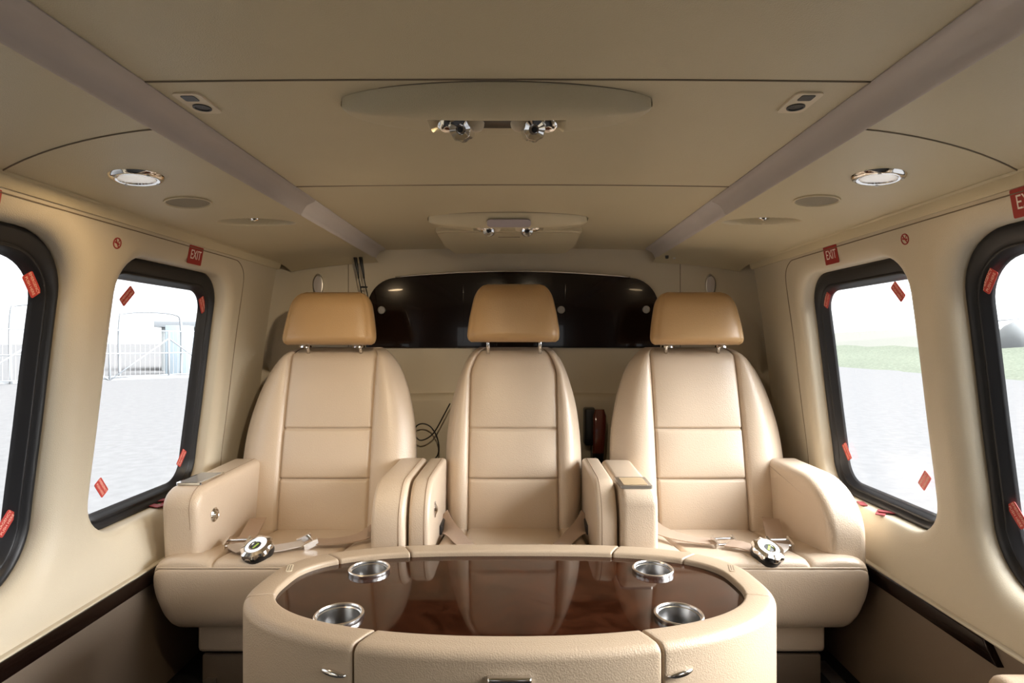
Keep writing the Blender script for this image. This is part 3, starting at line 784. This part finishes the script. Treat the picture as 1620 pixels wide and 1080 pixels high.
def adjuster(R, x, y, z, rot):
    M = Matrix.Translation((x, y, z)) @ Matrix.Rotation(rot, 4, 'Z') @ Matrix.Rotation(0.25, 4, 'X')
    bm = bmesh.new()
    for (x0, x1, y0, y1, z0, z1) in ((-0.031, -0.025, -0.019, 0.019, -0.003, 0.013), (0.025, 0.031, -0.019, 0.019, -0.003, 0.013)):
        g = bmesh.ops.create_cube(bm, size=1)
        for v in g['verts']: v.co = M @ Vector(((x0+x1)/2+v.co.x*(x1-x0), (y0+y1)/2+v.co.y*(y1-y0), (z0+z1)/2+v.co.z*(z1-z0)))
    for yy in (-0.014, 0.013):
        g = bmesh.ops.create_cone(bm, segments=12, radius1=0.0035, radius2=0.0035, depth=0.056, cap_ends=True)
        for v in g['verts']: v.co = M @ (Matrix.Rotation(PI/2, 4, 'Y') @ v.co + Vector((0, yy, 0.005)))
    from_bm('adjuster', bm, CHR, R, True, 40)

ARM_Z = 0.527
def seat(cx, kind, label):
    R = root('cabin_seat', label, 'seat', (cx, 1.62, 0.0), 'beige leather cabin seats')
    s = -1 if kind == 'left' else 1
    if kind == 'middle':
        wt = lambda q: smooth_tab([(0, 0.205), (0.1, 0.218), (0.25, 0.222), (0.38, 0.210), (0.47, 0.188), (0.53, 0.165), (0.565, 0.142), (0.58, 0.12)], q)
        backrest(R, cx, wt, 0.143)
        h = headrest(R, cx, 0.898, 1.090, 0.152, 0.118, 1.85)
        for x in (-0.085, 0.088): tube('headrest_post', [(cx+x, 1.90, 0.86), (cx+x, 1.885, 0.915)], 0.006, CHR, R, 12)
        cushion(R, cx, 0.215, 0.143, dy=0.035, taper=0.0)
        base_x = (-0.20, 0.20); dyb = 0.035
    else:
        wt = lambda q: smooth_tab([(0, 0.262), (0.1, 0.278), (0.2, 0.284), (0.31, 0.277), (0.41, 0.256), (0.48, 0.232), (0.53, 0.205), (0.56, 0.178), (0.573, 0.158), (0.58, 0.14)], q)
        backrest(R, cx, wt, 0.142)
        h = headrest(R, cx, 0.889, 1.064, 0.153, 0.122, 1.86)
        for x in (-0.088, 0.088):
            tube('headrest_post', [(cx+x, 1.915, 0.86), (cx+x, 1.90, 0.90)], 0.006, CHR, R, 12)
            lathe('post_collar', [(0.019, 0.0), (0.018, 0.007), (0.008, 0.009)], CHR, R, Matrix.Translation((cx+x, 1.885, 0.880)) @ Matrix.Diagonal((1.1, 0.9, 1, 1)), 24)
        cushion(R, cx, 0.298, 0.146)
        base_x = (-0.215, 0.215); dyb = 0
    # pedestal and lower base
    bm = bmesh.new()
    box('pedestal', cx+base_x[0], cx+base_x[1], 1.475+dyb, 1.82, 0.092, 0.18, LEA, R, 0.012)
    box('base', cx+base_x[0]+0.004, cx+base_x[1]-0.004, 1.49+dyb, 1.82, 0.001, 0.080, LOWER, R, 0.006)
    box('shadow_gap', cx+base_x[0]+0.01, cx+base_x[1]-0.01, 1.50+dyb, 1.80, 0.078, 0.094, BLK, R)
    # arms
    if kind == 'left':
        a = prism_x('armrest', arc_prof(1.452, 1.83, 0.300, ARM_Z, (0.055, 0.050), slope=0.006, fslope=0.012), -0.903, -0.806, LEA, R, 0.020, 5)
        b = prism_x('armrest', arc_prof(1.452, 1.83, 0.300, ARM_Z+0.002, (0.10, 0.11), slope=0.0, fslope=0.0), -0.366, -0.280, LEA, R, 0.012, 4)
        Mx = Matrix.Translation((-0.856, 1.560, ARM_Z-0.005))
        p = plate('control_panel', rr2(0.068, 0.125, 0.006), Mx, 0.006, CHR, R); plate('screen', rr2(0.054, 0.105, 0.004), Mx @ Matrix.Translation((0, 0, 0.006)), 0.001, SCRN, p)
        k = lathe('arm_knob', [(0.019, 0.0), (0.019, 0.004), (0.015, 0.007), (0.012, 0.004), (0.007, 0.010), (0.0003, 0.011)], CHR, R, Matrix.Translation((-0.807, 1.530, 0.435)) @ Matrix.Rotation(PI/2, 4, 'Y'), 28)
        arm_seam(R, arc_prof(1.452, 1.83, 0.300, ARM_Z, (0.055, 0.050), slope=0.006, fslope=0.012), -0.8275)
        arm_seam(R, arc_prof(1.452, 1.83, 0.300, ARM_Z+0.002, (0.10, 0.11)), -0.294)
    elif kind == 'right':
        a = prism_x('armrest', arc_prof(1.452, 1.83, 0.300, ARM_Z+0.002, (0.17, 0.135), slope=0.0, fslope=0.0), 0.808, 0.908, LEA, R, 0.022, 5)
        b = prism_x('armrest', arc_prof(1.452, 1.83, 0.300, ARM_Z-0.004, (0.035, 0.035), slope=0.008, fslope=0.0), 0.277, 0.372, LEA, R, 0.016, 4)
        Mx = Matrix.Translation((0.322, 1.535, ARM_Z-0.011))
        p = plate('control_panel', rr2(0.084, 0.100, 0.005), Mx, 0.007, SATIN, R); plate('cover_plate', rr2(0.064, 0.078, 0.003), Mx @ Matrix.Translation((0, 0, 0.007)), 0.001, TAN, p)
    else:
        for q in (-0.232, 0.230): arm_seam(R, arc_prof(1.475, 1.84, 0.300, ARM_Z, (0.09, 0.11)), q)
        a = prism_x('armrest', arc_prof(1.475, 1.84, 0.300, ARM_Z+0.000, (0.09, 0.11)), -0.274, -0.218, LEA, R, 0.012, 4)
        b = prism_x('armrest', arc_prof(1.475, 1.84, 0.300, ARM_Z+0.000, (0.09, 0.11)), 0.216, 0.271, LEA, R, 0.012, 4)
        lathe('arm_knob', [(0.016, 0.0), (0.016, 0.004), (0.012, 0.007), (0.006, 0.010), (0.0003, 0.011)], CHR, R, Matrix.Translation((-0.219, 1.560, 0.440)) @ Matrix.Rotation(PI/2, 4, 'Y'), 24)
        box('knob_bar', -0.2185, -0.214, 1.556, 1.564, 0.418, 0.462, CHR, R, 0.0015)
    # piping along the cushion front edge
    if kind != 'middle':
        tube('piping', [(cx+x, 1.4175+0.010*max(0, (abs(x)-0.255)/0.04)**2, 0.3355-0.004*max(0, (abs(x)-0.255)/0.04)**2) for x in [-0.285+0.57*k/40 for k in range(41)]], 0.0022, LEA, R, 8)
    # belts
    Z = lambda y: 0.350-(y-1.44)*0.104+0.010
    if kind == 'left':
        st = ribbon('belt_strap', [(-0.775, 1.72, Z(1.72)+0.035), (-0.762, 1.66, Z(1.66)+0.02), (-0.750, 1.60, Z(1.60)+0.006), (-0.747, 1.545, Z(1.545)+0.004)], 0.048, WEB, R, side=[(1, 0, 0)]*4)
        adjuster(st, -0.747, 1.538, Z(1.538)+0.002, 0.08)
        s2 = ribbon('belt_strap', [(-0.745, 1.53, Z(1.53)+0.006), (-0.725, 1.50, Z(1.50)+0.004), (-0.690, 1.465, Z(1.465)+0.004)], 0.046, WEBL, R, side=[(1, 0.1, 0)]*3)
        belt_buckle(R, -0.652, 1.448, 0.372, (-0.32, 0.15) if False else (0.42, -0.12))
        s3 = ribbon('belt_strap', [(-0.630, 1.475, Z(1.475)+0.006), (-0.605, 1.50, Z(1.50)+0.005), (-0.565, 1.535, Z(1.535)+0.007)], 0.046, WEBL, R, side=[(-0.3, 1, 0)]*3)
        adjuster(s3, -0.557, 1.540, Z(1.54)+0.004, -0.9)
        ribbon('belt_strap', [(-0.545, 1.545, Z(1.545)+0.008), (-0.49, 1.555, Z(1.555)+0.006), (-0.43, 1.60, Z(1.6)+0.008), (-0.40, 1.68, Z(1.68)+0.02), (-0.375, 1.75, Z(1.75)+0.05)], 0.048, WEB, R, side=[(-0.2, 1, 0), (-0.3, 1, 0), (-0.9, 0.6, 0.1), (-1, 0.3, 0.2), (-1, 0.2, 0.4)])
    elif kind == 'right':
        st = ribbon('belt_strap', [(0.775, 1.72, Z(1.72)+0.035), (0.755, 1.66, Z(1.66)+0.02), (0.735, 1.60, Z(1.60)+0.006), (0.722, 1.545, Z(1.545)+0.004)], 0.048, WEB, R, side=[(1, 0, 0)]*4)
        adjuster(st, 0.718, 1.538, Z(1.538)+0.002, 0.0)
        ribbon('belt_strap', [(0.715, 1.53, Z(1.53)+0.006), (0.700, 1.50, Z(1.50)+0.004), (0.672, 1.465, Z(1.465)+0.004)], 0.046, WEBL, R, side=[(1, -0.1, 0)]*3)
        belt_buckle(R, 0.645, 1.443, 0.368, (0.42, 0.15))
        s3 = ribbon('belt_strap', [(0.625, 1.48, Z(1.48)+0.005), (0.600, 1.505, Z(1.505)+0.009), (0.575, 1.53, Z(1.53)+0.007)], 0.042, WEB, R, side=[(0.5, 1, 0.1)]*3)
        adjuster(s3, 0.572, 1.545, Z(1.545)+0.004, 0.1)
        ribbon('belt_strap', [(0.560, 1.55, Z(1.55)+0.008), (0.51, 1.565, Z(1.565)+0.006), (0.45, 1.61, Z(1.61)+0.010), (0.41, 1.68, Z(1.68)+0.02), (0.385, 1.75, Z(1.75)+0.05)], 0.048, WEB, R, side=[(0.2, 1, 0), (0.3, 1, 0), (0.9, 0.6, 0.1), (1, 0.3, 0.2), (1, 0.2, 0.4)])
    else:
        for q in (-1, 1):
            ribbon('belt_strap', [(q*0.222, 1.745, 0.365), (q*0.200, 1.70, Z(1.70)+0.012), (q*0.172, 1.64, Z(1.64)+0.008), (q*0.150, 1.58, Z(1.58)+0.006), (q*0.13, 1.53, Z(1.53)+0.004)], 0.050, WEB, R, side=[(0.9, q*0.5, q*-0.5), (0.9, q*0.4, q*-0.35), (1, q*0.4, q*-0.1), (1, q*0.4, 0), (1, q*0.5, 0)])
            box('belt_slot', q*0.215-0.004, q*0.215+0.004, 1.66, 1.74, 0.335, 0.362, BLK, R, 0.003)
    return R
seat(-0.606, 'left', 'wide beige leather seat on the left, box-shaped outer armrest with a metal control panel')
seat(-0.004, 'middle', 'narrow beige leather middle seat with a raised headrest on two metal posts')
seat(0.596, 'right', 'wide beige leather seat on the right, large rounded outer armrest')
for side, ws in ((-1, 'left'), (1, 'right')):
    o = box('floor_rail', side*0.79-0.012 if side < 0 else 0.835, side*0.79+0.012 if side < 0 else 0.875, 1.46, 1.50 if side < 0 else 1.60, 0.0005, 0.02 if side < 0 else 0.004, SATIN, None, 0.002)
    tag(o, 'short metal floor fitting beside the %s seat base' % ws, 'floor fitting', 'floor fittings')

# leather armrest at the photo's lower right corner
R = root('side_armrest', 'leather armrest at the right wall in the lower right corner', 'armrest', (0.88, 0.8, 0))
prism_x('pad', arc_prof(0.5, 1.00, 0.20, 0.328, (0.03, 0.03), 0.03), 0.83, 0.914, LEAT, R, 0.018, 4)
prism_x('post', [(0.55, 0.001), (0.95, 0.001), (0.95, 0.205), (0.55, 0.205)], 0.845, 0.905, LEAT, R, 0.01, 3)

# ------------------------------------------------------------------ table cabinet
TC = Vector((-0.003, 1.164)); TZ = 0.400
def tpt(th, inset=0.0):
    a, b = 0.529-inset, 0.252-inset*1.0
    ct, st = math.cos(th), math.sin(th); nn = 3.0 if st > 0 else 2.15
    # blend exponent so the sides stay smooth
    k = min(1, abs(st)/0.25); nn = 2.15+(nn-2.15)*k*k*(3-2*k)
    x = a*math.copysign(abs(ct)**(2/nn), ct); y = b*math.copysign(abs(st)**(2/nn), st)
    return TC.x+x, TC.y+y
T = root('table_cabinet', 'oval leather-covered cabinet table with a glossy dark wood top in front of the seats', 'table', (TC.x, TC.y, 0))
def theta_x(x, front=True):   # angle at which outer curve reaches offset x from the centre
    best = None
    for k in range(0, 1801):
        th = (PI+PI*k/1800) if front else (PI*k/1800)
        e = abs(tpt(th)[0]-TC.x-x)
        if best is None or e < best[0]: best = (e, th)
    return best[1]
RIMW = 0.058
def rim_section():
    S = []
    r = 0.016
    S.append((RIMW, TZ-0.022)); S.append((RIMW, TZ-0.006))
    for k in range(1, 5): a = PI/2*k/4; S.append((RIMW-0.006+0.006*math.cos(a), TZ-0.006+0.006*math.sin(a)))
    S.append((RIMW*0.55, TZ+0.0006)); S.append((r+0.004, TZ))
    for k in range(1, 9): a = PI/2*k/8; S.append((r-r*math.sin(a), TZ-r+r*math.cos(a)))
    return S
def sweep(name, th0, th1, lo, gap=0.0012, n=60, m=LEAT, round_r=0.004, body=True):
    """rim and, if body, the curved face below it, between two angles, ends softly rounded"""
    S = rim_section()+([(0.0, lo+0.01), (0.0, lo), (0.03, lo)] if body else [(0.0, lo), (0.02, lo), (RIMW, TZ-0.024)])
    rows = []
    def arc_len(t): return math.hypot(tpt(t+0.001)[0]-tpt(t)[0], tpt(t+0.001)[1]-tpt(t)[1])/0.001
    g0 = gap/arc_len(th0); g1 = gap/arc_len(th1-0.002)
    rr0 = round_r/arc_len(th0); rr1 = round_r/arc_len(th1-0.002)
    ths = [(th0+g0, 1), (th0+g0+rr0*0.12, .5), (th0+g0+rr0*0.5, .12), (th0+g0+rr0, 0)]
    a, b = th0+g0+rr0, th1-g1-rr1
    ths += [(a+(b-a)*k/n, 0) for k in range(1, n)]
    ths += [(th1-g1-rr1, 0), (th1-g1-rr1*0.5, .12), (th1-g1-rr1*0.12, .5), (th1-g1, 1)]
    zc = (TZ-0.012)
    for t, e in ths:
        row = []
        for o, z in S:
            d = round_r*e
            oo = min(o+d, RIMW*0.5) if o < RIMW*0.5 else max(o-d, RIMW*0.5)
            zz = z-d if z > TZ-0.02 else z
            px, py = tpt(t, oo); row.append((px, py, zz))
        rows.append(row)
    return loft(name, rows, m, T, True, True, 60)
tF0, tF1 = theta_x(-0.258), theta_x(0.256)
tR0, tR1 = theta_x(0.268, False), theta_x(-0.268, False)
tS0, tS1 = theta_x(-0.522, True), theta_x(0.522, True)
tS0 = PI+math.radians(9); tS1 = 2*PI-math.radians(9)
sweep('drawer_front', tF0, tF1, 0.012, 0.0022)
dl = sweep('door', tS0, tF0, 0.012, 0.0022)
dr = sweep('door', tF1, tS1, 0.012, 0.0022)
tq = math.radians(40)
sweep('rear_panel', tR0, tR1, 0.012)
sweep('rear_panel', tq, tR0, 0.012); sweep('rear_panel', tR1, PI-tq, 0.012)
sL = sweep('side_panel', PI-tq, tS0, 0.012); sR = sweep('side_panel', tS1-2*PI, tq, 0.012)
# dark carcass just inside so the gaps read black
NC = 90
rows = [[(*tpt(2*PI*k/NC, 0.012), z) for k in range(NC)] for z in (0.0008, TZ-0.030)]
loft('carcass', rows, BLK, T, True, True, 40)
# glossy top with holes for the cup holders
CUPS = [(-0.319, 1.055), (-0.319, 1.268), (0.312, 1.057), (0.313, 1.268)]
CR = 0.0445; GZ = TZ-0.012
bm = bmesh.new()
def loop(pts):
    vs = [bm.verts.new(p) for p in pts]; return [bm.edges.new((vs[k], vs[(k+1) % len(vs)])) for k in range(len(vs))]
E = loop([(*tpt(2*PI*k/128, RIMW-0.003), GZ) for k in range(128)])
for cx, cy in CUPS: E += loop([(cx+CR*math.cos(2*PI*k/40), cy+CR*math.sin(2*PI*k/40), GZ) for k in range(40)])
bmesh.ops.triangle_fill(bm, use_beauty=True, use_dissolve=False, edges=E)
for f in bm.faces:
    if f.normal.z < 0: f.normal_flip()
me = bpy.data.meshes.new('tabletop'); bm.to_mesh(me); bm.free()
top = link('tabletop', me, BURL, T, False)
for cx, cy in CUPS:
    c = lathe('cup_holder', [(CR-0.001, -0.006), (CR+0.001, 0.000), (CR+0.001, 0.007), (CR-0.0005, 0.0085), (CR-0.003, 0.0085), (CR-0.0045, 0.006), (CR-0.0045, 0.002), (CR-0.006, 0.001), (CR-0.0065, -0.036), (CR-0.010, -0.040), (0.0005, -0.040)], CUPM, T, Matrix.Translation((cx, cy, GZ)), 48, False, 30)
# handles: two leaf shaped pulls and the drawer's cup pull
def leaf_pull(xc, zc, par, tilt):
    th = theta_x(xc-TC.x); x, y = tpt(th); x2, y2 = tpt(th+0.01); tg = Vector((x2-x, y2-y, 0)).normalized(); nn = Vector((tg.y, -tg.x, 0))
    if nn.y > 0: nn = -nn
    rows = []
    for k in range(15):
        t = -1+2*k/14; s = 0.024*t; h = 0.0052*(1-t*t)**0.7+0.0004; off = 0.0075*(1-t*t)**0.5+0.0005
        c = Vector((x, y, zc+tilt*s))+tg*s+nn*off*0.55
        rows.append([c+Vector((0, 0, h*math.sin(a)))+nn*off*0.6*math.cos(a) for a in [2*PI*q/14 for q in range(14)]])
    loft('handle', rows, CHR, par, True)
leaf_pull(-0.293, 0.350, dl, -0.10); leaf_pull(0.283, 0.350, dr, 0.12)
df = [o for o in COL.objects if o.name == 'drawer_front'][0]
yf = tpt(1.5*PI)[1]
box('handle', -0.036, 0.036, yf-0.012, yf+0.006, 0.318, 0.366, CHR, df, 0.0045)
box('pull_recess', -0.030, 0.030, yf-0.0125, yf-0.008, 0.314, 0.358, BLK, df, 0.001)
# hinge slots in the rim
for sx, par in ((-1, sL), (1, sR)):
    th = (PI-math.radians(15)) if sx < 0 else math.radians(15)
    x, y = tpt(th, 0.030); rot = Matrix.Rotation(-sx*0.25, 4, 'Z')
    for k, (w, h) in enumerate(((0.013, 0.040),)):
        pl = plate('slot_plate', rr2(w, h, 0.004), Matrix.Translation((x, y, TZ+0.0002)) @ rot, 0.0012, IVORY if sx < 0 else LEAT, par)
        for q in (-0.0025, 0.0025): plate('slot', [(-0.0008, -0.014), (0.0008, -0.014), (0.0008, 0.014), (-0.0008, 0.014)], Matrix.Translation((x, y, TZ+0.0014)) @ rot @ Matrix.Translation((q, 0, 0)), 0.0003, SEAM, pl)

# ------------------------------------------------------------------ outside
GZR = -0.85
o = pyd('ground', [(-300, -200, GZR), (300, -200, GZR), (300, 400, GZR), (-300, 400, GZR)], [(0, 1, 2, 3)], TARM, None, False); struct(o, 'pale concrete apron outside')
# grass verge on the right with a soft far hill
V = []; NXg, NYg = 60, 14
for i in range(NYg):
    for j in range(NXg):
        x = 22+i*1.3; y = -20+j*2.2; h = 0.35*math.sin(PI*min(1, i/5)/2)+0.25*math.sin(j*1.7)*math.sin(i*0.9)*(1 if 0 < i else 0)*0.5+0.9*(i/13)**2
        V.append((x, y, GZR+0.002+h if i else GZR-0.02))
o = pyd('grass_bank', V, grid_faces(NYg, NXg), GRASS); tag(o, 'low green grass verge beyond the apron outside the right windows', 'grass', kind='stuff')
V = []
for i in range(10):
    for j in range(50):
        x = 66+i*9; y = -40+j*6; V.append((x, y, GZR+ (6.0*math.sin(PI*i/9/2))*(0.8+0.2*math.sin(j*0.5))+(-0.1 if i == 0 else 0)))
struct(pyd('field', V, grid_faces(10, 50), HILL), 'pale field rising behind the grass verge')

# fence, frames and sheds outside the left rear window
def P3(px, py, d): return Vector(L(px, py, d))
R = root('perimeter_fence', 'pale braced wire fence outside the left rear window', 'fence', (-19, 26, GZR))
fa, fb = Vector((-23.0, 20.0, GZR)), Vector((-15.5, 29.5, GZR))
for k in range(6):
    p = fa+(fb-fa)*k/5; tube('post', [p, p+Vector((0, 0, 2.3))], 0.05, POSTM, R, 8)
    if k < 5:
        q = fa+(fb-fa)*(k+1)/5
        tube('brace', [p, q+Vector((0, 0, 1.9))] if k % 2 else [p+Vector((0, 0, 1.9)), q], 0.035, POSTM, R, 6)
for z in (0.15, 1.2, 2.25): tube('rail', [fa+Vector((0, 0, z)), fb+Vector((0, 0, z))], 0.03, POSTM, R, 6)
V = []; F = []
for k in range(61):
    p = fa+(fb-fa)*k/60
    i = len(V); d = (fb-fa).normalized()*0.006
    V += [p-d+Vector((0, 0, 0.1)), p+d+Vector((0, 0, 0.1)), p+d+Vector((0, 0, 2.2)), p-d+Vector((0, 0, 2.2))]; F.append((i, i+1, i+2, i+3))
pyd('wire_mesh', V, F, PALE, R, False)
# tall curved pipe frames
for k, (x, y, w, h) in enumerate(((-21.0, 23.5, 2.4, 3.3), (-18.4, 26.2, 2.6, 3.1))):
    d = Vector((0.62, 0.78, 0)).normalized(); b = Vector((x, y, GZR))
    o = tube('pipe_frame', [b, b+Vector((0, 0, h*0.85)), b+d*0.35+Vector((0, 0, h)), b+d*(w-0.35)+Vector((0, 0, h)), b+d*w+Vector((0, 0, h*0.8)), b+d*w], 0.06, POSTM, None, 8, 5)
    tag(o, ('bent pale pipe frame standing behind the fence, nearer the window pillar', 'bent pale pipe frame standing behind the fence, nearer the blue box')[k], 'frame', 'pipe frames')
def rot_box(name, c, sx, sy, sz, ang, m, par=None):
    o = box(name, -sx/2, sx/2, -sy/2, sy/2, 0, sz, m, par, 0.02); o.location = c; o.rotation_euler = (0, 0, ang); return o
o = rot_box('storage_container', (-18.2, 30.5, GZR), 1.1, 1.1, 2.6, 0.3, BLUEP); tag(o, 'tall pale blue storage box beyond the fence', 'container')
R = root('metal_shed', 'long grey sheet metal shed beyond the fence, outside the left rear window', 'shed', (-17.5, 37, GZR))
o = rot_box('walls', (0, 0, 0), 9, 4, 2.6, 0.25, SHED, None); o.parent = R
o = rot_box('roof', (0, 0, 2.6), 9.6, 4.6, 0.35, 0.25, POSTM, None); o.parent = R
o = rot_box('concrete_block', (-24.5, 19.5, GZR), 2.0, 0.8, 0.9, 0.6, PALE); tag(o, 'low grey block on the apron seen through the left forward window', 'block')
V = []
o = pyd('kerb', [(-40, 8, GZR), (-40, 8.3, GZR+0.12), (-12, 31, GZR), (-12, 31.3, GZR+0.12)], [(0, 1, 3, 2)], PALE, None, False); struct(o, 'kerb')

# parked light aircraft outside the right forward window
R = root('parked_helicopter', 'small pale helicopter parked beyond the right forward window', 'helicopter', (15.5, 17.5, GZR))
def blob(name, pts, rad, m): return tube(name, pts, rad, m, R, 14, 5)
bx, by = 15.0, 17.2
dv = Vector((0.85, 0.45, 0)).normalized()
c = Vector((bx+1.6, by+0.6, 0.15))
blob('fuselage', [c-dv*1.6+Vector((0, 0, -0.25)), c-dv*0.8, c+dv*0.2+Vector((0, 0, 0.05)), c+dv*1.2+Vector((0, 0, 0.15)), c+dv*3.0+Vector((0, 0, 0.3)), c+dv*5.0+Vector((0, 0, 0.4))], lambda t: 0.12+0.62*math.sin(PI*min(1, t*1.9+0.08))**0.8 if t < 0.48 else 0.2-0.12*(t-0.48), SHED)
blob('mast', [c+Vector((0, 0, 0.5)), c+Vector((0, 0, 0.95))], 0.10, POSTM)
for a in (0.3, 1.9, 3.45, 5.0):
    d = Vector((math.cos(a), math.sin(a), -0.03)); tube('rotor_blade', [c+Vector((0, 0, 0.93)), c+Vector((0, 0, 0.93))+d*3.6+Vector((0, 0, -0.15))], 0.05, POSTM, R, 6)
for s in (-1, 1):
    sd = Vector((-dv.y, dv.x, 0))*0.7*s
    blob('skid', [c-dv*1.4+sd+Vector((0, 0, -0.88)), c-dv*1.2+sd+Vector((0, 0, -0.96)), c+dv*1.3+sd+Vector((0, 0, -0.96))], 0.04, POSTM)
    for q in (-0.7, 0.7): tube('skid_strut', [c+dv*q+sd*0.4+Vector((0, 0, -0.3)), c+dv*q+sd+Vector((0, 0, -0.96))], 0.035, POSTM, R, 6)
R.location = (42.5, 49.5, GZR); R.scale = (2.0, 2.0, 2.0)
